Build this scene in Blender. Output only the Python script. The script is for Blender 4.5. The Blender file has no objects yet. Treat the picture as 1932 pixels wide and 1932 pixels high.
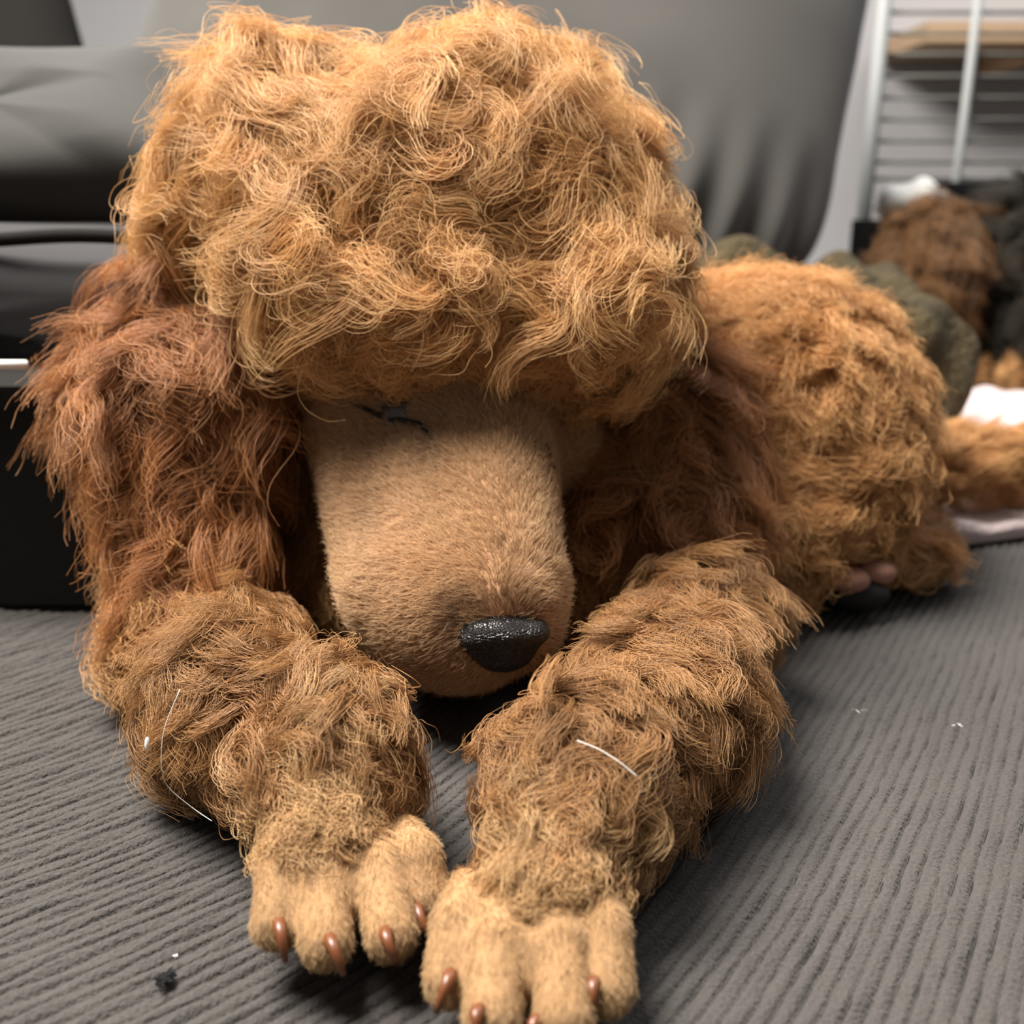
import bpy, bmesh, math
import numpy as np
from mathutils import Vector

# ------------------------------------------------------------------ camera, world, light, exposure
FPX = 1932.0                      # focal length in pixels of the 1932 x 1932 frame
CAM_H, PITCH = 0.161, math.radians(17.0)
sc = bpy.context.scene
COL = sc.collection
cam_d = bpy.data.cameras.new('camera')
cam_d.sensor_width = 36.0; cam_d.lens = 36.0
cam_d.clip_start = 0.01; cam_d.clip_end = 50
cam_d.dof.use_dof = True
cam_d.dof.focus_distance = 0.275
cam_d.dof.aperture_fstop = 10.5
cam = bpy.data.objects.new('camera', cam_d); COL.objects.link(cam)
cam.location = (0, 0, CAM_H)
cam.rotation_euler = (math.radians(90) - PITCH, 0, 0)
sc.camera = cam

world = bpy.data.worlds.new('world'); sc.world = world
world.use_nodes = True
world.node_tree.nodes['Background'].inputs[0].default_value = (0.95, 0.93, 0.90, 1)
world.node_tree.nodes['Background'].inputs[1].default_value = 0.11

def area_light(name, loc, target, size, power, col):
    d = bpy.data.lights.new(name, 'AREA'); d.shape = 'DISK'; d.size = size; d.energy = power; d.color = col
    o = bpy.data.objects.new(name, d); COL.objects.link(o); o.location = loc
    o.rotation_euler = (Vector(target) - Vector(loc)).to_track_quat('-Z', 'Y').to_euler()
    return o
area_light('ceiling_lamp', (-0.55, 0.46, 1.35), (0, 0.33, 0.05), 0.80, 61, (1.0, 0.95, 0.88))
area_light('window_light', (1.15, 1.45, 1.6), (.55, 1.3, .1), 1.4, 16, (0.95, 0.97, 1.0))

sc.view_settings.view_transform = 'Standard'
sc.view_settings.look = 'None'
sc.view_settings.gamma = 1.0
sc.view_settings.use_curve_mapping = False
sc.view_settings.exposure = 0.60
sc.cycles.max_bounces = 4
sc.cycles.diffuse_bounces = 3
sc.cycles.glossy_bounces = 2
sc.cycles.transmission_bounces = 2
sc.cycles_curves.subdivisions = 1
sc.cycles.sample_clamp_indirect = 6
sc.cycles.adaptive_threshold = 0.02

# ------------------------------------------------------------------ helpers
rng = np.random.default_rng(7)
CP = np.array([0, 0, CAM_H])
CF = np.array([0, math.cos(PITCH), -math.sin(PITCH)])
CU = np.array([0, math.sin(PITCH), math.cos(PITCH)])
CR = np.array([1.0, 0, 0])

def ray(px, py):
    return CF + CR * ((px - 966) / FPX) - CU * ((py - 966) / FPX)
def W(px, py, D):                 # photo pixel + distance along the view axis
    return CP + ray(px, py) * D
def WZ(px, py, z=0.0):            # photo pixel + height above the cushion
    d = ray(px, py); return CP + d * ((z - CAM_H) / d[2])
def WY(px, py, Y):                # photo pixel + distance Y into the room
    d = ray(px, py); return CP + d * (Y / d[1])

def proj(P):
    q = P - CP; d = q @ CF
    return 966 + FPX * (q @ CR) / d, 966 - FPX * (q @ CU) / d

def tag(o, label=None, cat=None, group=None, kind=None):
    for k, v in (('label', label), ('category', cat), ('group', group), ('kind', kind)):
        if v: o[k] = v
    return o
def empty(name, loc, label, cat, group=None):
    o = bpy.data.objects.new(name, None); COL.objects.link(o); o.location = [float(v) for v in loc]
    o.empty_display_size = 0.02
    return tag(o, label, cat, group)
def link(o, parent=None):
    COL.objects.link(o)
    if parent is not None:
        o.parent = parent
        o.matrix_parent_inverse = parent.matrix_basis.inverted()
    return o
def mesh_obj(name, verts, faces, mat, parent=None, smooth=True):
    me = bpy.data.meshes.new(name)
    me.from_pydata([tuple(map(float, v)) for v in verts], [], [tuple(map(int, f)) for f in faces])
    if smooth: me.polygons.foreach_set('use_smooth', [True] * len(me.polygons))
    me.materials.append(mat); me.update()
    return link(bpy.data.objects.new(name, me), parent)

def fast_mesh(name, V, Q, mat, parent=None):
    """numpy vertices and quads"""
    me = bpy.data.meshes.new(name)
    me.vertices.add(len(V)); me.vertices.foreach_set('co', np.ascontiguousarray(V, np.float32).ravel())
    me.loops.add(Q.size); me.loops.foreach_set('vertex_index', np.ascontiguousarray(Q, np.int32).ravel())
    me.polygons.add(len(Q))
    me.polygons.foreach_set('loop_start', np.arange(0, Q.size, Q.shape[1], dtype=np.int32))
    me.polygons.foreach_set('use_smooth', np.ones(len(Q), bool))
    me.materials.append(mat); me.update(calc_edges=True); me.validate()
    return link(bpy.data.objects.new(name, me), parent)

def vnoise(P, scale, seed, dim=1):
    """smooth noise, about -1..1, from a handful of random waves"""
    r = np.random.default_rng(seed); out = []
    for _ in range(dim):
        s = 0
        for _ in range(7):
            k = r.normal(size=3); k *= (2 * math.pi / scale) * r.uniform(.6, 1.3) / np.linalg.norm(k)
            s = s + np.sin(P @ k + r.uniform(0, 6.28))
        out.append(s / 2.6)
    return out[0] if dim == 1 else np.stack(out, -1)

# ------------------------------------------------------------------ materials
def new_mat(name):
    m = bpy.data.materials.new(name); m.use_nodes = True
    return m, m.node_tree.nodes, m.node_tree.links, m.node_tree.nodes['Principled BSDF']
def plain(name, col, rough=.7, noise=None, bump=None, sheen=0, spec=.3, emit=None):
    """principled colour with optional colour mottling (scale, second colour) and fine relief (scale, strength, distance)"""
    m, N, L, b = new_mat(name)
    b.inputs['Base Color'].default_value = (*col, 1); b.inputs['Roughness'].default_value = rough
    b.inputs['Specular IOR Level'].default_value = spec
    if sheen:
        b.inputs['Sheen Weight'].default_value = sheen; b.inputs['Sheen Roughness'].default_value = .5
    tc = N.new('ShaderNodeTexCoord')
    if noise:
        n = N.new('ShaderNodeTexNoise'); n.inputs['Scale'].default_value = noise[0]; n.inputs['Detail'].default_value = 5
        L.new(tc.outputs['Object'], n.inputs['Vector'])
        mx = N.new('ShaderNodeMix'); mx.data_type = 'RGBA'
        mx.inputs[6].default_value = (*col, 1); mx.inputs[7].default_value = (*noise[1], 1)
        L.new(n.outputs['Fac'], mx.inputs[0]); L.new(mx.outputs[2], b.inputs['Base Color'])
    if bump:
        n2 = N.new('ShaderNodeTexNoise'); n2.inputs['Scale'].default_value = bump[0]; n2.inputs['Detail'].default_value = 4
        L.new(tc.outputs['Object'], n2.inputs['Vector'])
        bp = N.new('ShaderNodeBump'); bp.inputs['Strength'].default_value = bump[1]; bp.inputs['Distance'].default_value = bump[2]
        L.new(n2.outputs['Fac'], bp.inputs['Height']); L.new(bp.outputs['Normal'], b.inputs['Normal'])
    return m

def hair_mat(name, root, tip, rough=.42, rnd=.22, trans=.18):
    """coat: coloured fibre with a soft sheen, letting a little light through; root to tip colour, each strand its own tone"""
    m, N, L, b = new_mat(name)
    info = N.new('ShaderNodeHairInfo')
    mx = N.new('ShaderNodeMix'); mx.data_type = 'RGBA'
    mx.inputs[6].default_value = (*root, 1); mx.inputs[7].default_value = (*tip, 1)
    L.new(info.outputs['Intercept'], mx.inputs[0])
    at = N.new('ShaderNodeAttribute'); at.attribute_name = 'tone'
    hsv = N.new('ShaderNodeHueSaturation')
    mr = N.new('ShaderNodeMapRange'); mr.inputs[3].default_value = 1 - rnd; mr.inputs[4].default_value = 1 + rnd
    L.new(at.outputs['Fac'], mr.inputs[0]); L.new(mr.outputs[0], hsv.inputs['Value'])
    L.new(mx.outputs[2], hsv.inputs['Color'])
    ad = N.new('ShaderNodeAttribute'); ad.attribute_name = 'dark'
    md = N.new('ShaderNodeMix'); md.data_type = 'RGBA'; md.inputs[7].default_value = (.07, .035, .022, 1)
    L.new(ad.outputs['Fac'], md.inputs[0]); L.new(hsv.outputs[0], md.inputs[6]); hs_out = md.outputs[2]
    L.new(hs_out, b.inputs['Base Color'])
    b.inputs['Roughness'].default_value = rough; b.inputs['Specular IOR Level'].default_value = .35
    tr = N.new('ShaderNodeBsdfTranslucent'); L.new(hs_out, tr.inputs['Color'])
    ms = N.new('ShaderNodeMixShader'); ms.inputs[0].default_value = trans
    L.new(b.outputs[0], ms.inputs[1]); L.new(tr.outputs[0], ms.inputs[2])
    L.new(ms.outputs[0], N['Material Output'].inputs['Surface'])
    return m

M = {}
M['wall'] = plain('wall_paint', (.50, .49, .50), .85, bump=(300, .05, .001))
M['floor'] = plain('floor_boards', (.05, .042, .035), .6, noise=(8, (.03, .025, .02)))
M['sofa'] = plain('sofa_cloth', (.038, .037, .032), .95, noise=(60, (.029, .028, .026)), bump=(900, .25, .0006), sheen=.25)
M['sofa_low'] = plain('sofa_base_cloth', (.020, .019, .020), .95, noise=(40, (.028, .026, .028)), bump=(900, .2, .0006), sheen=.15)
M['dark_cloth_and_shade'] = plain('dark_cloth_and_shade', (.014, .013, .012), .95, bump=(700, .2, .0006), spec=.1)  # cushion and piping cloth; its near-black also paints the shade under the sofa
M['pillow'] = plain('pillow_cloth', (.070, .066, .059), .95, noise=(25, (.060, .056, .053)), bump=(1100, .2, .0005), sheen=.2)
M['pink'] = plain('pink_fleece', (.58, .44, .44), .95, noise=(45, (.66, .55, .54)), bump=(350, .6, .002), sheen=.5)
M['olive'] = plain('olive_plush', (.085, .060, .026), .95, noise=(55, (.022, .019, .010)), bump=(160, 1.0, .008))
M['white_metal'] = plain('white_paint', (.36, .375, .375), .5)
M['grey_wire'] = plain('grey_wire', (.10, .10, .09), .5)
M['white_cloth'] = plain('white_cloth', (.86, .84, .80), .9, bump=(200, .4, .002))
M['tan_wood'] = plain('tan_wood', (.62, .42, .26), .6, noise=(12, (.5, .33, .2)))
M['nose'] = None
M['claw'] = None

def corduroy():
    m, N, L, b = new_mat('corduroy')
    tc = N.new('ShaderNodeTexCoord')
    n1 = N.new('ShaderNodeTexNoise'); n1.inputs['Scale'].default_value = 900; n1.inputs['Detail'].default_value = 3
    n2 = N.new('ShaderNodeTexNoise'); n2.inputs['Scale'].default_value = 14; n2.inputs['Detail'].default_value = 4
    for n in (n1, n2): L.new(tc.outputs['Object'], n.inputs['Vector'])
    mx = N.new('ShaderNodeMix'); mx.data_type = 'RGBA'
    mx.inputs[6].default_value = (.043, .0390, .0365, 1); mx.inputs[7].default_value = (.100, .092, .086, 1)
    L.new(n1.outputs['Fac'], mx.inputs[0])
    m2 = N.new('ShaderNodeMix'); m2.data_type = 'RGBA'; m2.blend_type = 'MULTIPLY'; m2.inputs[0].default_value = .5
    cr = N.new('ShaderNodeValToRGB'); cr.color_ramp.elements[0].position = .3; cr.color_ramp.elements[0].color = (.75, .73, .75, 1)
    cr.color_ramp.elements[1].position = .7
    L.new(n2.outputs['Fac'], cr.inputs['Fac']); L.new(mx.outputs[2], m2.inputs[6]); L.new(cr.outputs[0], m2.inputs[7])
    L.new(m2.outputs[2], b.inputs['Base Color'])
    b.inputs['Roughness'].default_value = .95; b.inputs['Specular IOR Level'].default_value = .1
    b.inputs['Sheen Weight'].default_value = .12; b.inputs['Sheen Roughness'].default_value = .4; b.inputs['Sheen Tint'].default_value = (1, .95, .9, 1)
    bp = N.new('ShaderNodeBump'); bp.inputs['Strength'].default_value = .9; bp.inputs['Distance'].default_value = .0009
    L.new(n1.outputs['Fac'], bp.inputs['Height']); L.new(bp.outputs['Normal'], b.inputs['Normal'])
    return m
M['cord'] = corduroy()

def skin_mat():
    m, N, L, b = new_mat('dog_skin')
    at = N.new('ShaderNodeAttribute'); at.attribute_name = 'skin'
    L.new(at.outputs['Color'], b.inputs['Base Color'])
    b.inputs['Roughness'].default_value = .8; b.inputs['Specular IOR Level'].default_value = .15
    return m
M['skin'] = skin_mat()

def nose_mat():
    m, N, L, b = new_mat('nose_leather')
    tc = N.new('ShaderNodeTexCoord')
    v = N.new('ShaderNodeTexVoronoi'); v.inputs['Scale'].default_value = 1250; v.feature = 'DISTANCE_TO_EDGE'
    L.new(tc.outputs['Object'], v.inputs['Vector'])
    b.inputs['Base Color'].default_value = (.011, .009, .009, 1)
    b.inputs['Roughness'].default_value = .36; b.inputs['Specular IOR Level'].default_value = .5
    cr = N.new('ShaderNodeValToRGB'); cr.color_ramp.elements[0].position = 0; cr.color_ramp.elements[1].position = .22
    L.new(v.outputs['Distance'], cr.inputs['Fac'])
    bp = N.new('ShaderNodeBump'); bp.inputs['Strength'].default_value = .7; bp.inputs['Distance'].default_value = .0005
    L.new(cr.outputs[0], bp.inputs['Height']); L.new(bp.outputs['Normal'], b.inputs['Normal'])
    return m
M['nose'] = nose_mat()
def claw_mat():
    m, N, L, b = new_mat('claw_horn')
    b.inputs['Base Color'].default_value = (.15, .048, .016, 1); b.inputs['Roughness'].default_value = .38
    b.inputs['Subsurface Weight'].default_value = .3; b.inputs['Subsurface Radius'].default_value = (.002, .0008, .0004)
    b.inputs['Coat Weight'].default_value = .1
    return m
M['claw'] = claw_mat()
M['eye'] = plain('eye_wet', (.06, .055, .06), .08, spec=.6)
M['lid'] = plain('eyelid_skin', (.016, .010, .008), .45)
M['pad'] = plain('paw_pad', (.012, .010, .010), .6, bump=(1500, .5, .0004))
M['toe_pad'] = plain('toe_pad_pink', (.40, .20, .14), .7, bump=(1500, .4, .0004))
M['white_hair'] = plain('white_hair', (.9, .88, .82), .4)
M['lint_dark'] = plain('lint_dark', (.008, .008, .009), .9)
M['lint_white'] = plain('lint_white', (.9, .88, .85), .7)

HC = {}
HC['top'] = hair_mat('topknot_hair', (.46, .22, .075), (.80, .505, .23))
HC['ear'] = hair_mat('ear_hair', (.28, .105, .032), (.44, .20, .075))
HC['leg'] = hair_mat('leg_hair', (.24, .105, .037), (.41, .225, .093))
HC['cuff'] = hair_mat('wrist_hair', (.33, .175, .075), (.53, .34, .16))
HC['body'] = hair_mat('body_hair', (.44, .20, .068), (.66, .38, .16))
HC['face'] = hair_mat('face_hair', (.42, .235, .115), (.68, .45, .25), rnd=.25)
HC['paw'] = hair_mat('paw_hair', (.34, .19, .085), (.50, .33, .17), rnd=.2)
HC['brown'] = hair_mat('brown_hair', (.10, .046, .016), (.21, .105, .042), rnd=.5)
HC['black'] = hair_mat('dark_hair', (.010, .008, .005), (.030, .022, .012))

# ------------------------------------------------------------------ implicit bodies (smooth unions -> one continuous mesh)
class Prim:
    def __init__(s, tagname, k):
        s.tag, s.k = tagname, k
class Cone(Prim):
    def __init__(s, a, b, ra, rb, tagname, k=.012):
        Prim.__init__(s, tagname, k); s.a, s.b, s.ra, s.rb = np.array(a, float), np.array(b, float), ra, rb
        s.lo = np.minimum(s.a - ra, s.b - rb); s.hi = np.maximum(s.a + ra, s.b + rb)
    def d(s, P):
        ab = s.b - s.a; t = np.clip(((P - s.a) @ ab) / max(ab @ ab, 1e-12), 0, 1)
        return np.linalg.norm(P - s.a - t[..., None] * ab, axis=-1) - (s.ra + (s.rb - s.ra) * t)
class Ell(Prim):
    def __init__(s, c, axes, r, tagname, k=.012):
        Prim.__init__(s, tagname, k); s.c, s.ax, s.r = np.array(c, float), np.array(axes, float), np.array(r, float)
        e = np.sqrt(((s.ax * s.r[:, None]) ** 2).sum(0)); s.lo, s.hi = s.c - e, s.c + e
    def d(s, P):
        q = (P - s.c) @ s.ax.T
        k0 = np.linalg.norm(q / s.r, axis=-1); k1 = np.linalg.norm(q / s.r ** 2, axis=-1)
        return k0 * (k0 - 1) / np.maximum(k1, 1e-9)
def ball(c, r, t, k=.012): return Cone(c, c, r, r, t, k)
def iell(px, py, D, rx, ry, rd, t, rot=0, k=.012):
    """ellipsoid given by its outline in the photo and its own depth radius; rot in degrees"""
    a = math.radians(rot); x = CR * math.cos(a) + CU * math.sin(a); y = -CR * math.sin(a) + CU * math.cos(a)
    return Ell(W(px, py, D), [x, y, CF], [rx * D / FPX, ry * D / FPX, rd], t, k)
def smin(a, b, k):
    h = np.maximum(k - np.abs(a - b), 0) / k
    return np.minimum(a, b) - h * h * k * .25

class Body:
    def __init__(s, groups, floor=None, kg=.005, cuts=()):
        s.groups, s.floor, s.kg, s.cuts = groups, floor, kg, cuts
        s.prims = [p for g in groups for p in g]
    def sdf(s, P):
        out = None
        for g in s.groups:
            v = None
            for p in g:
                d = p.d(P); v = d if v is None else smin(v, d, p.k)
            out = v if out is None else smin(out, v, s.kg)
        if s.floor is not None: out = np.maximum(out, s.floor - P[..., 2])
        return out
    def grad(s, P, e=.0008):
        g = np.stack([s.sdf(P + np.eye(3)[i] * e) - s.sdf(P - np.eye(3)[i] * e) for i in range(3)], -1)
        return g / np.maximum(np.linalg.norm(g, axis=-1, keepdims=True), 1e-9)
    def tags(s, P):
        names = sorted({p.tag for p in s.prims}); best = np.full(len(P), 1e9); idx = np.zeros(len(P), int)
        for p in s.prims:
            d = p.d(P); m = d < best; best[m] = d[m]; idx[m] = names.index(p.tag)
        return np.array(names)[idx]
    def hit(s, px, py, t0=.15, t1=.9):
        d = ray(px, py); t = t0
        for _ in range(200):
            v = float(s.sdf((CP + d * t)[None])[0])
            if v < 1e-4: break
            t += v * .8
            if t > t1: break
        p = CP + d * t if t <= t1 else WZ(px, py, .012)
        return p, s.grad(p[None])[0]
    def nets(s, h):
        lo = np.min([p.lo for p in s.prims], 0) - 3 * h; hi = np.max([p.hi for p in s.prims], 0) + 3 * h
        n = np.ceil((hi - lo) / h).astype(int) + 1
        xs = [lo[i] + h * np.arange(n[i]) for i in range(3)]
        out = np.full(n, .05, np.float32)
        for g in s.groups:
            val = np.full(n, .05, np.float32)
            for p in g:
                m = p.k + 4 * h
                a = np.clip(np.floor((p.lo - m - lo) / h).astype(int), 0, n - 1); b = np.clip(np.ceil((p.hi + m - lo) / h).astype(int) + 1, 1, n)
                X = np.stack(np.meshgrid(*[xs[i][a[i]:b[i]] for i in range(3)], indexing='ij'), -1)
                sl = tuple(slice(a[i], b[i]) for i in range(3))
                val[sl] = smin(val[sl], p.d(X), p.k)
            out = smin(out, val, s.kg)
        if s.cuts:
            X = np.stack(np.meshgrid(*xs, indexing='ij'), -1)
            for p in s.cuts: out = -smin(-out, p.d(X), p.k)
        if s.floor is not None: out = np.maximum(out, (s.floor - xs[2])[None, None, :])
        return surface_nets(out, lo, h)

def surface_nets(v, lo, h):
    ins = v < 0
    nx, ny, nz = v.shape
    c = np.zeros((nx - 1, ny - 1, nz - 1), np.int8)
    for i in (0, 1):
        for j in (0, 1):
            for k in (0, 1): c += ins[i:nx - 1 + i, j:ny - 1 + j, k:nz - 1 + k]
    act = np.argwhere((c > 0) & (c < 8))
    idx = np.full(c.shape, -1, np.int64); idx[tuple(act.T)] = np.arange(len(act))
    acc = np.zeros((len(act), 3)); cnt = np.zeros(len(act))
    corners = [(i, j, k) for i in (0, 1) for j in (0, 1) for k in (0, 1)]
    for a in corners:
        for ax in range(3):
            if a[ax]: continue
            b = list(a); b[ax] = 1
            va = v[tuple((act + a).T)]; vb = v[tuple((act + b).T)]
            m = (va < 0) != (vb < 0)
            t = np.where(m, va / np.where(m, va - vb, 1), 0)
            p = np.tile(np.array(a, float), (len(act), 1)); p[:, ax] = t
            acc[m] += p[m]; cnt[m] += 1
    V = lo + h * (act + acc / cnt[:, None])
    quads = []
    for ax in range(3):
        o1, o2 = [(1, 2), (2, 0), (0, 1)][ax]
        sh = [slice(None)] * 3; sh2 = [slice(None)] * 3
        sh[ax] = slice(0, -1); sh2[ax] = slice(1, None)
        A, B = ins[tuple(sh)], ins[tuple(sh2)]
        e = np.argwhere(A != B)
        e = e[(e[:, o1] > 0) & (e[:, o2] > 0) & (e[:, o1] < v.shape[o1] - 1) & (e[:, o2] < v.shape[o2] - 1)]
        d1 = np.zeros(3, int); d1[o1] = 1; d2 = np.zeros(3, int); d2[o2] = 1
        q = np.stack([idx[tuple((e - d1 - d2).T)], idx[tuple((e - d2).T)], idx[tuple(e.T)], idx[tuple((e - d1).T)]], 1)
        flip = ~A[tuple(e.T)]
        q[flip] = q[flip][:, ::-1]
        quads.append(q)
    return V, np.concatenate(quads)

# ------------------------------------------------------------------ hair
def hair_obj(name, S, R, tone, mat, parent, kind='stuff', dark=None):
    """S (n,K,3) strand points, R (n,K) radii"""
    n, K, _ = S.shape
    S[..., 2] = np.maximum(S[..., 2], .0006)
    cu = bpy.data.hair_curves.new(name)
    cu.add_curves([K] * n)
    cu.attributes['position'].data.foreach_set('vector', np.ascontiguousarray(S, np.float32).ravel())
    ra = cu.attributes.get('radius') or cu.attributes.new('radius', 'FLOAT', 'POINT')
    ra.data.foreach_set('value', np.ascontiguousarray(R, np.float32).ravel())
    ta = cu.attributes.new('tone', 'FLOAT', 'CURVE'); ta.data.foreach_set('value', np.ascontiguousarray(tone, np.float32))
    if dark is not None:
        da = cu.attributes.new('dark', 'FLOAT', 'CURVE'); da.data.foreach_set('value', np.ascontiguousarray(dark, np.float32))
    cu.materials.append(mat)
    o = link(bpy.data.objects.new(name, cu), parent)
    if kind: o['kind'] = kind
    return o

def unit(v): return v / np.maximum(np.linalg.norm(v, axis=-1, keepdims=True), 1e-9)
def tang(v, N): return unit(v - (v * N).sum(-1, keepdims=True) * N)

def sample(V, Q, weight, n, r):
    tri = np.concatenate([Q[:, [0, 1, 2]], Q[:, [0, 2, 3]]]); w = np.concatenate([weight, weight])
    a, b, c = V[tri[:, 0]], V[tri[:, 1]], V[tri[:, 2]]
    ar = np.linalg.norm(np.cross(b - a, c - a), axis=1) * w
    cs = np.cumsum(ar); k = np.searchsorted(cs, r.uniform(0, cs[-1], n))
    u, v = r.random(n), r.random(n); f = u + v > 1; u[f] = 1 - u[f]; v[f] = 1 - v[f]
    return a[k] + u[:, None] * (b[k] - a[k]) + v[:, None] * (c[k] - a[k])

def locks(r, P, N, C, n, L, R, K=11, amp=1.1, freq=1.1, el=(1.2, -.2), taper=.45, frizz=.0006, jit=1.0, rad=.00010, sink=.002, lvar=.22):
    """wavy locks: G guides with n strands each that follow the guide side by side"""
    G = len(P); B = np.cross(N, C)
    s = np.linspace(0, 1, K)[None, None, :]
    g = lambda sc: r.normal(0, sc, (G, 1, 1)); c = lambda sc: r.normal(0, sc * jit, (G, n, 1))
    A = amp * (1 + g(.25)) * (1 + c(.12)) * np.where(r.random((G, 1, 1)) < .5, -1, 1)
    F = freq * (1 + g(.25)) * (1 + c(.07)); PH = r.uniform(0, 6.28, (G, 1, 1)) + c(.22)
    LL = np.broadcast_to(np.asarray(L, float).reshape(-1, 1, 1), (G, 1, 1)) * (1 + g(.2)) * np.clip(1 + c(lvar), .35, 1.6)
    e0 = el[0] + g(.12) + c(.10); e1 = el[1] + g(.15) + c(.10)
    psi = A * np.sin(6.283 * F * s + PH)
    ev = e0 + (e1 - e0) * (1 - (1 - s) ** 1.6)
    ds = LL / (K - 1)
    dc, db, dn = np.cos(ev) * np.cos(psi) * ds, np.cos(ev) * np.sin(psi) * ds, np.sin(ev) * ds
    z0 = lambda x: np.concatenate([np.zeros((G, n, 1)), np.cumsum(x[..., :-1], -1)], -1)
    pc, pb, pn = z0(dc), z0(db), z0(dn)
    rr = R * np.sqrt(r.random((G, n, 1))); th = r.uniform(0, 6.283, (G, n, 1))
    m = 1 - taper * s
    pc = pc + rr * np.cos(th) * m; pb = pb + rr * np.sin(th) * m; pn = pn - sink + r.normal(0, .15 * R, (G, n, 1)) * s
    if frizz:
        k1, k2 = r.uniform(1.5, 4, (G, n, 1)), r.uniform(1.5, 4, (G, n, 1))
        fa = frizz * (1 + 2.5 * (r.random((G, n, 1)) < .08)) * s
        pb = pb + fa * np.sin(6.283 * k1 * s + r.uniform(0, 6.28, (G, n, 1)))
        pn = pn + fa * np.sin(6.283 * k2 * s + r.uniform(0, 6.28, (G, n, 1)))
    X = P[:, None, None, :] + pc[..., None] * C[:, None, None] + pb[..., None] * B[:, None, None] + pn[..., None] * N[:, None, None]
    X = X.reshape(G * n, K, 3)
    Rd = np.broadcast_to(rad * (1 - .6 * s), (G, n, K)).reshape(G * n, K) * r.uniform(.7, 1.3, (G * n, 1))
    tone = np.clip(.5 + np.repeat(r.normal(0, .22, G), n) + r.normal(0, .14, G * n), 0, 1)
    return X, Rd, tone

def short_fur(r, P, N, C, L, K=5, el=(.55, .15), jit=.25, rad=.00009, wav=.25):
    n = len(P); C = tang(C + r.normal(0, jit, C.shape), N); B = np.cross(N, C)
    s = np.linspace(0, 1, K)[None]; LL = (np.asarray(L) * r.uniform(.6, 1.3, n))[:, None]
    ev = el[0] + r.normal(0, .15, (n, 1)) + (el[1] - el[0]) * s
    psi = r.normal(0, wav, (n, 1)) * s * 2
    ds = LL / (K - 1)
    z0 = lambda x: np.concatenate([np.zeros((n, 1)), np.cumsum(x[:, :-1], -1)], -1)
    pc, pb, pn = z0(np.cos(ev) * np.cos(psi) * ds), z0(np.cos(ev) * np.sin(psi) * ds), z0(np.sin(ev) * ds) - .0005
    X = P[:, None] + pc[..., None] * C[:, None] + pb[..., None] * B[:, None] + pn[..., None] * N[:, None]
    Rd = rad * (1 - .65 * s) * r.uniform(.7, 1.3, (n, 1))
    return X, Rd, np.clip(.5 + r.normal(0, .2, n), 0, 1)

# ================================================================== SETTING
def box(name, lo, hi, mat, parent=None):
    v = [(x, y, z) for x in (lo[0], hi[0]) for y in (lo[1], hi[1]) for z in (lo[2], hi[2])]
    f = [(0, 1, 3, 2), (4, 6, 7, 5), (0, 4, 5, 1), (2, 3, 7, 6), (0, 2, 6, 4), (1, 5, 7, 3)]
    return mesh_obj(name, v, f, mat, parent, smooth=False)
tag(box('floor', (-3, -1.2, -.16), (3, 2.6, -.12), M['floor']), kind='structure')
tag(box('wall_back', (-3, 2.2, -.12), (3, 2.3, 2.4), M['wall']), kind='structure')

# ribbed corduroy seat: ribs run up to the right and bend gently under the dog
PITCHR = .00385
def build_corduroy():
    aL, aR, c0, eps = math.radians(38), math.radians(60), .055, .02
    NL = np.array([-math.sin(aL), math.cos(aL)]); NR = np.array([-math.sin(aR), math.cos(aR)])
    Wd = NL - NR
    sub = 8
    u = np.arange(-1.0, .85, PITCHR / sub); w = np.concatenate([np.arange(-.16, .2, .0016), np.arange(.2, .62, .004)])
    U, Wg = np.meshgrid(u, w, indexing='ij')
    UL = U + .5 * (Wg + np.sqrt(Wg ** 2 + eps ** 2))
    A = np.linalg.inv(np.stack([NL, Wd]))
    XY = np.stack([UL, Wg + c0], -1) @ A.T
    P3 = np.concatenate([XY, np.zeros_like(U)[..., None]], -1)
    ph = (U / PITCHR + .09 * vnoise(P3, .05, 3) + .035 * vnoise(P3, .009, 5)) % 1.0
    prof = np.sqrt(np.clip(1 - (np.abs(2 * ph - 1) ** 4.0), 0, 1))
    Z = -.0026 * (1 - prof) + .00045 * vnoise(P3, .006, 9) * prof + .0012 * vnoise(P3, .16, 11) - .0035
    V = np.concatenate([XY, Z[..., None]], -1)
    ok = (XY[..., 0] > -.42) & (XY[..., 0] < .85) & (XY[..., 1] > .02) & (XY[..., 1] < 1.05)
    i = np.arange(U.size).reshape(U.shape)
    q = np.stack([i[:-1, :-1], i[1:, :-1], i[1:, 1:], i[:-1, 1:]], -1).reshape(-1, 4)
    keep = ok.ravel()[q].all(1); q = q[keep]
    used, inv = np.unique(q.ravel(), return_inverse=True)
    V = V.reshape(-1, 3)[used]; q = inv.reshape(-1, 4)
    # orientation upward
    a, b, c = V[q[0, 0]], V[q[0, 1]], V[q[0, 2]]
    if np.cross(b - a, c - a)[2] < 0: q = q[:, ::-1]
    root = empty('corduroy_cushion', (.1, .4, -.12), 'grey ribbed corduroy seat cushion the curly golden puppy lies on', 'cushion')
    fast_mesh('ribbed_cover', V, q, M['cord'], root)
    box('cushion_core', (-.42, .02, -.12), (.85, 1.05, -.009), M['sofa_low'], root)
build_corduroy()

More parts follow.
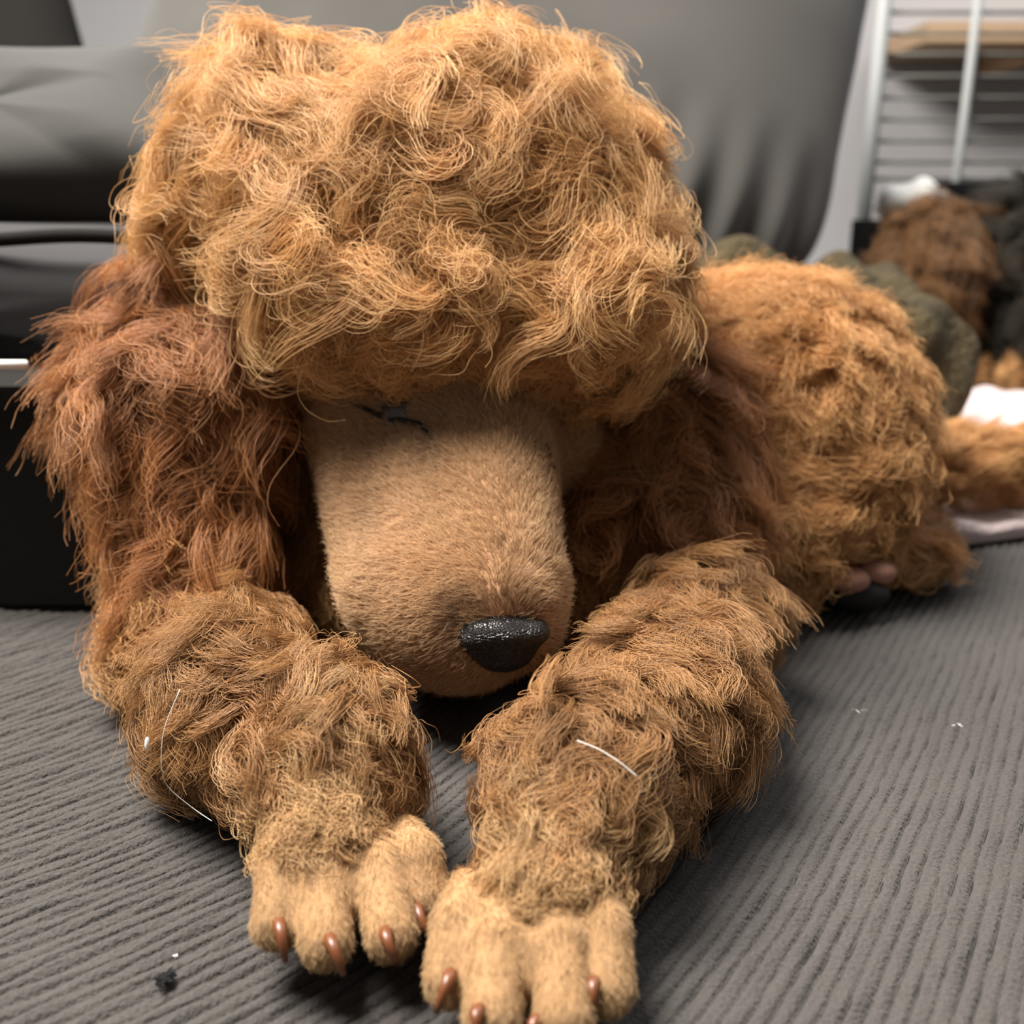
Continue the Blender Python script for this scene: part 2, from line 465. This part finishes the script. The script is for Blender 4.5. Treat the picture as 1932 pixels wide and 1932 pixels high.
# ------------------------------------------------------------------ soft furniture behind
def cushion(name, c, axes, r, mat, parent=None, e_out=.5, e_thick=.75, nu=160, nv=90, wr=None, floor=None):
    """soft superellipsoid: axes = width, height, thickness; wr(P, local) -> displacement along the normal"""
    sg = lambda x, e: np.sign(x) * np.abs(x) ** e
    th = np.linspace(-math.pi, math.pi, nu, endpoint=False); ph = np.linspace(-math.pi / 2, math.pi / 2, nv)
    T, Ph = np.meshgrid(th, ph, indexing='ij')
    loc = np.stack([sg(np.cos(Ph), e_thick) * sg(np.cos(T), e_out), sg(np.cos(Ph), e_thick) * sg(np.sin(T), e_out), sg(np.sin(Ph), 1.0)], -1)
    ax = np.array(axes, float)
    P = np.array(c) + (loc * np.array(r)) @ ax
    if wr is not None:
        nrm = unit((loc / np.array(r)) @ ax); P = P + nrm * wr(P, loc)[..., None]
    if floor is not None: P[..., 2] = np.maximum(P[..., 2], floor)
    i = np.arange(nu * nv).reshape(nu, nv); j = np.roll(i, -1, 0)
    Q = np.stack([i[:, :-1], j[:, :-1], j[:, 1:], i[:, 1:]], -1).reshape(-1, 4)
    return fast_mesh(name, P.reshape(-1, 3), Q, mat, parent)

def rot_axes(deg, lean=0):
    """width / height / thickness axes of an upright cushion turned in its own plane, leaning back"""
    a = math.radians(deg); l = math.radians(lean)
    up = np.array([0, math.sin(l), math.cos(l)]); fw = np.array([0, math.cos(l), -math.sin(l)]); rt = np.array([1.0, 0, 0])
    return [rt * math.cos(a) + up * math.sin(a), -rt * math.sin(a) + up * math.cos(a), fw]

# big grey back pillow
def wr_pillow(P, loc):
    low = np.clip(-loc[..., 1] * 1.3 - .3, 0, 1) * np.clip((loc[..., 0] + .1) * 2, 0, 1)
    fold = np.sin(loc[..., 0] * 48 + 2.2 * np.sin(loc[..., 1] * 3)) * low * .009
    return .005 * vnoise(P, .25, 21) + .0015 * vnoise(P, .09, 23) + fold
c = W(945, 60, .92)
o = cushion('back_pillow', c, rot_axes(-14, 22), (.318, .215, .085), M['pillow'], None, .42, .7, 260, 130, wr_pillow)
tag(o, 'large smooth warm grey pillow propped up behind the puppy', 'pillow')

# low grey sofa at the left: seat edge, arm roll and a panel painted as the shade below
sofa = empty('sofa', (-.42, .62, 0), 'grey cloth sofa end with piped seam behind the ear at left', 'sofa')
def wr_sofa(P, loc):
    d = P[..., 0] * .75 + P[..., 2] * 1.2
    return .003 * vnoise(P, .12, 31) + .0035 * np.sin(d * 75 + 2 * vnoise(P, .2, 33)) * np.clip(vnoise(P, .15, 37) + .5, 0, 1)
cc = W(20, 280, .52)
cushion('arm_roll', cc, rot_axes(-1.5, 42), (.200, .0500, .036), M['sofa'], sofa, .32, .40, 200, 90, wr_sofa)
lo = W(20, 565, .53)
cushion('seat_edge', (cc[0], cc[1] - .0, lo[2]), rot_axes(-1.5), (.207, .040, .110), M['sofa_low'], sofa, .3, .45, 160, 70, lambda P, l: .004 * vnoise(P, .1, 41))
# piping between roll and seat edge
def tube(name, pts, rad, mat, parent=None, seg=8, taper=None):
    pts = np.array(pts, float); n = len(pts); V = []; F = []
    tg = unit(np.gradient(pts, axis=0)); up = np.array([0, 0, 1.0])
    for i in range(n):
        a = np.cross(tg[i], up); a = a / np.linalg.norm(a) if np.linalg.norm(a) > 1e-4 else np.array([1.0, 0, 0]); b = np.cross(tg[i], a)
        rr = rad * (1 if taper is None else taper[i])
        for k in range(seg):
            t = 2 * math.pi * k / seg; V.append(pts[i] + rr * (math.cos(t) * a + math.sin(t) * b))
    for i in range(n - 1):
        for k in range(seg):
            F.append((i * seg + k, i * seg + (k + 1) % seg, (i + 1) * seg + (k + 1) % seg, (i + 1) * seg + k))
    F.append(tuple(range(seg))[::-1]); F.append(tuple((n - 1) * seg + k for k in range(seg)))
    return mesh_obj(name, V, F, mat, parent)
sx = np.linspace(cc[0] - .19, cc[0] + .19, 40)
sz = W(20, 440, .5)[2]
tube('piping', [(x, cc[1] - .103 + .10 * max(0, abs(x - cc[0]) / .2) ** 9, sz + .0012 * math.sin(x * 60)) for x in sx], .003, M['dark_cloth_and_shade'], sofa)
box('under_sofa_shade', (cc[0] - .21, .395, 0), (-.163, cc[1] + .1, lo[2] - .02), M['dark_cloth_and_shade'], sofa)  # near-black panel closing the gap under the sofa, standing in for its shade
sl = W(20, 688, .392)
tube('white_tag', [(sl[0] - .03, sl[1], sl[2]), (sl[0] + .006, sl[1], sl[2])], .0018, M['lint_white'], sofa)

dk = W(-60, 30, .95)
o = cushion('dark_cushion', dk, rot_axes(20, 8), (.09, .16, .05), M['dark_cloth_and_shade'], None, .4, .7, 90, 50, lambda P, l: .004 * vnoise(P, .1, 51))
tag(o, 'dark charcoal cushion in the top left corner behind the sofa', 'cushion')

# ------------------------------------------------------------------ wire panel, shelf and box at the right
PY = 1.25
pen = empty('wire_panel', (WY(1655, 300, PY)[0], PY, -.12), 'white framed pet pen panel with thin grey horizontal wires', 'pen')
def bar(name, a, b, r, mat, parent): return tube(name, [a, ((np.array(a) + b) / 2), b], r, mat, parent, 8)
for px, r in ((1655, .0085), (1828, .0055), (2010, .0055)):
    x = WY(px, 150, PY)[0]
    bar('post' if px == 1655 else 'upright', (x, PY, -.12), (x, PY, .60), r, M['white_metal'], pen)
x0, x1 = WY(1655, 150, PY)[0], WY(2080, 150, PY)[0]
zs = [WY(1750, y, PY)[2] for y in (338, 306, 266, 225, 184, 143, 102, 62, 22, -18, -58)]
for z in zs: bar('wire', (x0, PY + .006, z), (x1, PY + .006, z), .0022, M['grey_wire'], pen)
sh = empty('wall_shelf', (1.15, 2.2, .44), 'tan wooden board shelf on the wall behind the wire panel', 'shelf')
def obox(name, c, axes, h, mat, parent):
    c = np.array(c); ax = np.array(axes)
    v = [c + sx_ * h[0] * ax[0] + sy_ * h[1] * ax[1] + sz_ * h[2] * ax[2] for sx_ in (-1, 1) for sy_ in (-1, 1) for sz_ in (-1, 1)]
    f = [(0, 1, 3, 2), (4, 6, 7, 5), (0, 4, 5, 1), (2, 3, 7, 6), (0, 2, 6, 4), (1, 5, 7, 3)]
    return mesh_obj(name, v, f, mat, parent, smooth=False)
s0 = WY(1700, 75, 2.07)
box('shelf_board', (s0[0], 1.94, s0[2] - .02), (1.6, 2.2, s0[2] + .012), M['tan_wood'], sh)
for bx_ in (s0[0] + .2, 1.5):
    box('bracket', (bx_, 2.0, s0[2] - .05), (bx_ + .02, 2.2, s0[2] - .02), M['tan_wood'], sh)
bk = WY(1668, 418, 1.06)
o = box('storage_box', (bk[0], 1.06, -.12), (bk[0] + .5, 1.16, bk[2]), M['lint_dark'])
tag(o, 'low black box with the white cloth on top', 'box')
bk2 = WY(1775, 343, 1.18)
o = box('storage_box', (bk2[0], 1.18, -.12), (bk2[0] + .5, 1.235, bk2[2]), M['lint_dark'])
tag(o, 'taller black box right against the wire panel', 'box')
wc = WY(1716, 372, 1.10)
o = cushion('white_cloth', (wc[0] - .004, 1.09, bk[2] + .020), [np.array([1, 0, .3]), np.array([0, 1, 0]), np.array([-.3, 0, 1])], (.036, .03, .018), M['white_cloth'], None, .9, .9, 50, 30, lambda P, l: .006 * vnoise(P, .04, 61), bk[2])
tag(o, 'bright white crumpled cloth lying on the low black box', 'cloth')

# ------------------------------------------------------------------ pink blanket under the tail
def blanket(name, corners, nu, nv, hfun, mat, thick=.006):
    A, B, C_, D_ = [np.array(q) for q in corners]
    u, v = np.meshgrid(np.linspace(0, 1, nu), np.linspace(0, 1, nv), indexing='ij'); u = u[..., None]; v = v[..., None]
    P = A * (1 - u) * (1 - v) + B * u * (1 - v) + C_ * u * v + D_ * (1 - u) * v
    h = hfun(P); top = P.copy(); top[..., 2] += h + thick; bot = P.copy(); bot[..., 2] += h * .0
    n = nu * nv; i = np.arange(n).reshape(nu, nv)
    q1 = np.stack([i[:-1, :-1], i[1:, :-1], i[1:, 1:], i[:-1, 1:]], -1).reshape(-1, 4)
    rim = np.concatenate([i[:, 0], i[-1, 1:], i[-2::-1, -1], i[0, -2:0:-1]]); rn = np.roll(rim, -1)
    q3 = np.stack([rim, rn, rn + n, rim + n], -1)
    Q = np.concatenate([q1, q1[:, ::-1] + n, q3[:, ::-1]])
    return fast_mesh(name, np.concatenate([top.reshape(-1, 3), bot.reshape(-1, 3)]), Q, mat)
o = blanket('pink_blanket', [WZ(1735, 1040), WZ(2150, 985), WZ(2150, 745), WZ(1800, 752)], 90, 90,
            lambda P: .004 * (1 + vnoise(P, .12, 71)) + .0015 * vnoise(P, .03, 73), M['pink'])
tag(o, 'pale pink fleece blanket spread on the seat beneath the tail', 'blanket')

# olive plush throw and second dog further back
def wr_ol(P, loc): return .010 * vnoise(P, .09, 81) + .005 * vnoise(P, .03, 83)
oc = W(1525, 580, .68)
o = cushion('plush_throw', (oc[0], oc[1], .045), [np.array([.97, .1, -.2]), np.array([-.1, 1, 0]), np.array([.2, 0, .97])], (.100, .075, .075), M['olive'], None, .8, .9, 120, 70, wr_ol, .0)
tag(o, 'dark olive brown plush throw heaped behind the rump', 'throw')

# ================================================================== THE PUPPY
head = [
    iell(810, 475, .392, 365, 300, .058, 'top', k=.03),
    iell(555, 360, .392, 140, 190, .042, 'top', k=.02), iell(1030, 420, .395, 130, 200, .042, 'top', k=.02), iell(430, 440, .395, 70, 100, .03, 'top', k=.015), iell(900, 290, .392, 120, 130, .04, 'top', k=.02),
    iell(570, 545, .362, 100, 85, .024, 'top', k=.015), iell(860, 605, .357, 280, 100, .026, 'top', k=.02),
    iell(1120, 615, .372, 115, 150, .033, 'top', k=.02),
    # muzzle
    Cone(W(845, 860, .378), W(865, 1110, .338), .0385, .0325, 'face', .010),
    Cone(W(950, 850, .348), W(960, 1130, .312), .0115, .0105, 'face', .018),
    ball(W(748, 1112, .328), .0165, 'face', .008), ball(W(835, 1155, .322), .0180, 'face', .010),
    ball(W(895, 1190, .322), .0150, 'face', .008), ball(W(985, 1110, .328), .0125, 'face', .008), ball(W(985, 1180, .322), .0105, 'face', .008),
    Cone(W(690, 830, .372), W(725, 1060, .342), .0190, .0150, 'face', .012), ball(W(1060, 850, .385), .016, 'face', .012),
    iell(840, 700, .40, 260, 200, .05, 'face', k=.02),
]
earL = [Cone(W(390, 570, .395), W(335, 740, .375), .020, .022, 'earL', .02), Cone(W(335, 760, .373), W(390, 1040, .358), .023, .016, 'earL', .02)]
earR = [Cone(W(1250, 780, .41), W(1215, 980, .40), .022, .024, 'earR', .02), Cone(W(1215, 980, .40), W(1210, 1080, .395), .024, .016, 'earR', .02)]
torso = [
    Cone((-.045, .365, .022), (.010, .365, .022), .025, .025, 'body', .02),
    Cone(W(830, 760, .43), W(800, 1040, .425), .058, .050, 'body', .02),
    Cone((-.128, .420, .045), (-.114, .325, .016), .024, .022, 'body', .02),
    Cone(W(1230, 1000, .42), W(1270, 1130, .40), .036, .034, 'body', .02),
    Cone(W(840, 850, .46), W(1430, 790, .475), .056, .060, 'body', .03),
    ball(W(1470, 800, .478), .056, 'body', .03), iell(1570, 930, .455, 120, 180, .040, 'body', k=.02),
    ball(W(1420, 1020, .435), .036, 'body', .02),
    Cone(W(1710, 1035, .46), W(1640, 1070, .442), .0140, .0125, 'hindpaw', .008),
    Cone(W(1745, 880, .52), W(2000, 868, .535), .0160, .0130, 'tail', .015),
]
armL = [
    Cone((-.088, .300, .018), (-.080, .270, .0195), .020, .0205, 'armL', .012), Cone((-.080, .270, .0195), (-.048, .238, .0205), .0205, .0185, 'armL', .012),
    Cone((-.048, .238, .0205), (-.0445, .2075, .0145), .0185, .0125, 'armL', .01),
    Cone((-.0435, .206, .0125), (-.042, .195, .0100), .0130, .0095, 'pawL', .005),
]
armR = [
    Cone((.064, .325, .022), (.043, .268, .0195), .0205, .0210, 'armR', .012), Cone((.043, .268, .0195), (.018, .226, .0210), .0210, .0190, 'armR', .012),
    Cone((.018, .226, .0210), (.0078, .1895, .0145), .0190, .0130, 'armR', .01),
    Cone((.0075, .188, .0125), (.006, .176, .0100), .0138, .0098, 'pawR', .005),
]
TL = [((545, 1630), (524, 1742)), ((605, 1595), (615, 1777)), ((688, 1590), (737, 1760)), ((768, 1612), (803, 1694))]
TR = [((880, 1715), (852, 1845)), ((950, 1715), (928, 1915)), ((1050, 1715), (1063, 1915)), ((1128, 1720), (1145, 1862))]
for T, arm, t in ((TL, armL, 'pawL'), (TR, armR, 'pawR')):
    for a, b in T:
        A_, B_ = WZ(a[0], a[1] - 45, .0150), WZ(*b, .0090); mid = A_ * .40 + B_ * .60 + np.array([0, 0, .0036])
        arm += [Cone(A_, mid, .0040, .0056, t, .0030), Cone(mid, B_, .0056, .0058, t, .0012)]
pup = Body([head, earL, earR, torso, armL, armR], floor=.0, kg=.003)
V, Q = pup.nets(.0019)
puppy = empty('poodle_puppy', (.03, .38, 0), 'curly apricot poodle puppy lying with its head lowered between its front paws', 'dog')
body = fast_mesh('body', V, Q, M['skin'], puppy)
vt = pup.tags(V)
cols = {'top': (.34, .16, .055), 'face': (.46, .26, .14), 'earL': (.25, .09, .025), 'earR': (.25, .09, .025), 'body': (.34, .155, .05), 'tail': (.40, .20, .07),
        'armL': (.22, .10, .035), 'armR': (.22, .10, .035), 'pawL': (.36, .21, .10), 'pawR': (.36, .21, .10), 'hindpaw': (.30, .14, .06)}
ca = np.ones((len(V), 4), np.float32)
for k_, v_ in cols.items(): ca[vt == k_, :3] = v_
att = body.data.color_attributes.new('skin', 'FLOAT_COLOR', 'POINT'); att.data.foreach_set('color', ca.ravel())

# ------------------------------------------------------------------ its coat
def coat_faces(bd, V, Q, vt):
    qc = V[Q].mean(1); qt = vt[Q[:, 0]]
    qn = unit(np.cross(V[Q[:, 2]] - V[Q[:, 0]], V[Q[:, 3]] - V[Q[:, 1]]))
    facing = -(qn * unit(qc - CP)).sum(1)
    w = np.where(facing > -.2, 1.0, np.where(facing > -.6, .4, .1)) * (qc[:, 2] > .004)
    return qc, qt, w
qc, qt, vis = coat_faces(pup, V, Q, vt)
DENS = 1.0
def roots(tags_, n, extra=None):
    w = vis * np.isin(qt, tags_)
    if extra is not None: w = w * extra(qc)
    P = sample(V, Q, w, int(n), rng); N = pup.grad(P)
    return P, N
def field(P, N, base, amt, scale, seed):
    return tang(np.asarray(base) + amt * vnoise(P, scale, seed, 3), N)

# topknot
rng = np.random.default_rng(52)
P, N = roots(['top'], 1750 * DENS)
Cc = W(800, 440, .40)
px_, py_ = proj(P); low = np.clip((py_ - 520) / 130, 0, 1)
C = field(P, N, np.array([0, -.25, -.8]) * (1 - .75 * low[:, None]) + .6 * unit(P - Cc) + low[:, None] * .5 * np.sign(px_ - 850)[:, None] * CR, 1.2, .040, 101)
X, Rd, tn = locks(rng, P, N, C, 80, .039 - .018 * low, .0056, K=13, amp=1.7, freq=.98, el=(.95, -.45), taper=.60, frizz=.0005, jit=.65, rad=.00013)
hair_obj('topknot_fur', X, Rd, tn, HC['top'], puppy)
# ears
for t, n, sd in (('earL', 520, 111), ('earR', 330, 113)):
    rng = np.random.default_rng(sd)
    P, N = roots([t], n * DENS)
    C = field(P, N, (-.15 if t == 'earL' else .1, -.15, -1.0), .55, .05, sd)
    X, Rd, tn = locks(rng, P, N, C, 75, .036, .0060, K=12, amp=1.0, freq=1.3, el=(.60, -.15), taper=.65, frizz=.0005, jit=.7, rad=.00014)
    hair_obj('ear_fur', X, Rd, tn, HC['ear'], puppy)
# legs
for t, n, sd in (('armL', 960, 121), ('armR', 1000, 123)):
    rng = np.random.default_rng(sd)
    y0 = .205 if t == 'armL' else .187
    P, N = roots([t], n * DENS, lambda q: 1 + 1.6 * (q[:, 1] < y0 + .030))
    C = field(P, N, (-.35 if t == 'armL' else .35, -.6, -.6), .7, .05, sd)
    near = np.clip((P[:, 1] - (.190 if t == 'armL' else .172)) / .045, .40, 1)
    X, Rd, tn = locks(rng, P, N, C, 72, .021 * near, .0052, K=10, amp=1.2, freq=.85, el=(.65, -.40), taper=.65, frizz=.0004, jit=.6, rad=.00012)
    cuff = np.repeat(rng.random(len(P)) < np.clip(1.15 - (P[:, 1] - y0) / .030, 0, 1), 72)
    hair_obj('foreleg_fur', X[~cuff], Rd[~cuff], tn[~cuff], HC['leg'], puppy)
    hair_obj('wrist_fur', X[cuff], Rd[cuff], tn[cuff], HC['cuff'], puppy)['label'] = 'paler fur above the toes'
# trunk and tail
rng = np.random.default_rng(41)
PADC = W(1620, 1095, .42)
P, N = roots(['body', 'hindpaw'], 1500 * DENS, lambda q: np.linalg.norm(q - PADC, axis=1) > .026)
C = field(P, N, (.5, -.1, -.8), .8, .06, 131)
X, Rd, tn = locks(rng, P, N, C, 60, .018, .0065, K=8, amp=.9, freq=1.0, el=(.8, -.2), taper=.4, frizz=.0010, rad=.00016)
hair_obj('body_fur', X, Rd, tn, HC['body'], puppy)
P, N = roots(['tail'], 120)
C = field(P, N, (1, 0, -.3), .4, .05, 133)
X, Rd, tn = locks(rng, P, N, C, 60, .018, .005, K=7, amp=.7, freq=1.0, el=(.8, -.1), frizz=.001, rad=.00013)
hair_obj('tail_fur', X, Rd, tn, HC['body'], puppy)
# face
rng = np.random.default_rng(42)
NT = W(955, 1190, .300)
P, N = roots(['face'], 70000 * DENS)
C = tang(unit(P - NT) + .8 * unit((P - W(965, 1000, .35)) * np.array([1, .3, .3])) + .25 * vnoise(P, .02, 141, 3), N)
X, Rd, tn = short_fur(rng, P, N, C, .0050, rad=.00009)
px_, py_ = proj(P)
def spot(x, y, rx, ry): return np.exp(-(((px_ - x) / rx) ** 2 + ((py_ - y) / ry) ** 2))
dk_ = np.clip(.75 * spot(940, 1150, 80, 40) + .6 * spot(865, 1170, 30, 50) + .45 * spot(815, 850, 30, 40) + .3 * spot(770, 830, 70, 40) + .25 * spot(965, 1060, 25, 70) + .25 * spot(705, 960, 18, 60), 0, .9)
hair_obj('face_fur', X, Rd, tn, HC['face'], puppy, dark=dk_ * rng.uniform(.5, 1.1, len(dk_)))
# paws
rng = np.random.default_rng(43)
P, N = roots(['pawL', 'pawR'], 42000 * DENS)
C = tang(np.array([0, -1, -.5]) + .35 * vnoise(P, .02, 151, 3), N)
X, Rd, tn = short_fur(rng, P, N, C, .0024, rad=.000065, el=(.35, .05))
hair_obj('paw_fur', X, Rd, tn, HC['paw'], puppy)

# ------------------------------------------------------------------ nose, eye, claws, pads
hp, hn = pup.hit(950, 1185); dN = float((hp - CP) @ CF) + .004
nose = Body([[iell(952, 1192, dN, 86, 40, .0105, 'n', k=.004), iell(900, 1200, dN + .001, 38, 34, .009, 'n', k=.003),
              iell(948, 1224, dN + .003, 62, 44, .0095, 'n', k=.004)]],
            cuts=[Cone(W(878, 1231, dN - .006), W(926, 1246, dN - .0075), .0010, .0021, 'c', .0015), Cone(W(1028, 1228, dN - .004), W(996, 1246, dN - .0075), .0010, .0018, 'c', .0015),
                  Cone(W(962, 1238, dN - .0090), W(958, 1275, dN - .0070), .0006, .0006, 'c', .0015)])
NV, NQ = nose.nets(.0005)
fast_mesh('nose', NV, NQ, M['nose'], puppy)['label'] = 'glossy black pebbled nose'

def onskin(px, py, off): p, n = pup.hit(px, py); return p + n * off
def sphere(name, c, r, mat, parent, sx=(1, 1, 1)):
    bm = bmesh.new(); bmesh.ops.create_uvsphere(bm, u_segments=24, v_segments=16, radius=1)
    me = bpy.data.meshes.new(name); bm.to_mesh(me); bm.free()
    co = np.empty(len(me.vertices) * 3); me.vertices.foreach_get('co', co); co = co.reshape(-1, 3)
    ax = np.stack([CR, CU, CF]); me.vertices.foreach_set('co', (np.array(c) + (co * r * np.array(sx)) @ ax).ravel())
    me.polygons.foreach_set('use_smooth', [True] * len(me.polygons)); me.materials.append(mat); me.update()
    return link(bpy.data.objects.new(name, me), parent)
e = sphere('eye', onskin(745, 776, -.0055), .0085, M['eye'], puppy); e['label'] = 'dark half closed eye'
tube('eyelid', [onskin(x, y, .0012) for x, y in ((664, 760), (690, 772), (715, 785), (742, 794), (768, 798), (792, 803), (808, 820))], .0010, M['lid'], e, 8, [.4, .8, 1, 1, 1, .9, .5])
e = sphere('eye', onskin(1040, 850, -.0070), .0085, M['eye'], puppy)
tube('eyelid', [onskin(x, y, .0008) for x, y in ((1026, 838), (1030, 858), (1036, 880), (1046, 898))], .0012, M['lid'], e, 8, [.5, 1, 1, .5])

CL = [((526, 1742), (537, 1806)), ((622, 1772), (645, 1832)), ((726, 1758), (744, 1808)), ((786, 1712), (812, 1768)),
      ((850, 1838), (826, 1902)), ((902, 1905), (900, 1950)), ((1012, 1925), (1012, 1960)), ((1120, 1850), (1116, 1914))]
for a, b in CL:
    b = (a[0] + 1.12 * (b[0] - a[0]), a[1] + 1.12 * (b[1] - a[1])); p0 = onskin(*a, -.002); p1 = onskin(*a, .0026); d0 = float((p1 - CP) @ CF)
    p2 = W(a[0] * .45 + b[0] * .55, a[1] * .45 + b[1] * .55, d0 - .0022); p3 = W(*b, d0 - .0005)
    t = np.linspace(0, 1, 9)[:, None]
    pts = (1 - t) ** 3 * p0 + 3 * (1 - t) ** 2 * t * p1 + 3 * (1 - t) * t * t * p2 + t ** 3 * p3
    pts[:, 2] = np.maximum(pts[:, 2], .0022)
    tube('claw', pts, .00175, M['claw'], puppy, 10, np.linspace(1, .38, 9))
for x, y, D, sz in ((1602, 1094, .414, .0085), (1654, 1080, .420, .0080)):
    sphere('toe_pad', W(x, y, D), sz, M['toe_pad'], puppy, (1, .65, .8))
sphere('paw_pad', W(1612, 1122, .420), .0120, M['pad'], puppy, (1.2, .6, .8))

# ------------------------------------------------------------------ second dog in the background
d2 = Body([[iell(1925, 530, .95, 90, 175, .06, 'black', k=.02), iell(1960, 640, .95, 120, 90, .08, 'black', k=.02)],
           [iell(1745, 515, .93, 78, 95, .045, 'brown', k=.02), iell(1730, 610, .93, 70, 60, .04, 'black', k=.02), iell(1790, 440, .94, 40, 40, .03, 'brown', k=.02)],
           [Cone(WZ(1905, 700, .014), WZ(1960, 690, .014), .014, .014, 'tan', .01)]], floor=.0, kg=.012)
V2, Q2 = d2.nets(.004)
dog2 = empty('curly_dog', (WZ(1850, 720)[0], .95, 0), 'blurred dark and brown curly dog resting in the right background', 'dog')
b2 = fast_mesh('body', V2, Q2, M['skin'], dog2)
vt2 = d2.tags(V2); c2 = np.ones((len(V2), 4), np.float32)
for k_, v_ in (('black', (.018, .014, .010)), ('brown', (.17, .085, .03)), ('tan', (.35, .20, .09))): c2[vt2 == k_, :3] = v_
b2.data.color_attributes.new('skin', 'FLOAT_COLOR', 'POINT').data.foreach_set('color', c2.ravel())
qc2, qt2, w2 = coat_faces(d2, V2, Q2, vt2)
for t, n, mat in (('brown', 260, HC['brown']), ('black', 260, HC['black']), ('tan', 40, HC['body'])):
    P = sample(V2, Q2, w2 * (qt2 == t), n, rng); N = d2.grad(P); C = field(P, N, (0, -.2, -.8), 1.0, .1, 171)
    X, Rd, tn = locks(rng, P, N, C, 40, .030, .010, K=7, amp=1.2, freq=.9, el=(.9, -.2), taper=.5, frizz=.001, rad=.00035)
    hair_obj('coat', X, Rd, tn, mat, dog2)

# ------------------------------------------------------------------ loose hairs and lint
def loose(pts, off, r, mat, name, label, cat, group=None):
    q = np.array([onskin(x, y, o_) for (x, y), o_ in zip(pts, off if hasattr(off, '__len__') else [off] * len(pts))])
    t = np.linspace(0, len(q) - 1, 24); q = np.stack([np.interp(t, np.arange(len(q)), q[:, i]) for i in range(3)], 1)
    for _ in range(3): q[1:-1] = (q[:-2] + 2 * q[1:-1] + q[2:]) / 4
    return tag(tube(name, q, r, mat, None, 6), label, cat, group)
loose([(412, 1327), (392, 1368), (392, 1405), (390, 1430), (425, 1470), (455, 1505)], [.015, .015, .015, .014, .011, .009], .00010, M['white_hair'], 'loose_hair', 'long white shed hair trailing over the left foreleg', 'hair')
loose([(1088, 1449), (1112, 1460), (1132, 1476), (1152, 1496)], .012, .00013, M['white_hair'], 'loose_hair', 'short curved white shed hair on the right foreleg', 'hair')
p = onskin(348, 1380, .012)
o = sphere('lint', p, .0015, M['lint_white'], None, (.45, 1.2, .4)); tag(o, 'white fluff speck caught on the left elbow', 'lint')
def fuzz(px, py, n, r, rad, mat, label):
    c = WZ(px, py, -.0030); V_, F_ = [], []
    for i in range(n):
        a = rng.normal(0, r, 3) * (1, 1, .2); b_ = a + rng.normal(0, r, 3) * (1, 1, .25)
        pts = np.array([a, (a + b_) / 2 + rng.normal(0, r * .3, 3) * (1, 1, .2), b_]) + c; pts[:, 2] = np.clip(pts[:, 2], -.0045, -.0012)
        for q in pts:
            for k in range(4): V_.append(q + rad * np.array([math.cos(k * 1.571), .3 * math.sin(k * 1.571), math.sin(k * 1.571)]))
        o0 = i * 12
        for j in (0, 4):
            for k in range(4): F_.append((o0 + j + k, o0 + j + (k + 1) % 4, o0 + j + 4 + (k + 1) % 4, o0 + j + 4 + k))
    return tag(mesh_obj('lint', V_, F_, mat), label, 'lint')
fuzz(312, 1846, 130, .0007, .00024, M['lint_dark'], 'black fuzz of lint on the corduroy left of the paws')
fuzz(330, 1803, 6, .0003, .00018, M['lint_white'], 'tiny white speck just above the black lint')
fuzz(1806, 1366, 4, .0010, .00012, M['white_hair'], 'pale straw of lint on the corduroy far right')
fuzz(1612, 1342, 4, .0012, .00008, M['white_hair'], 'faint pale fibre on the corduroy right of the foreleg')
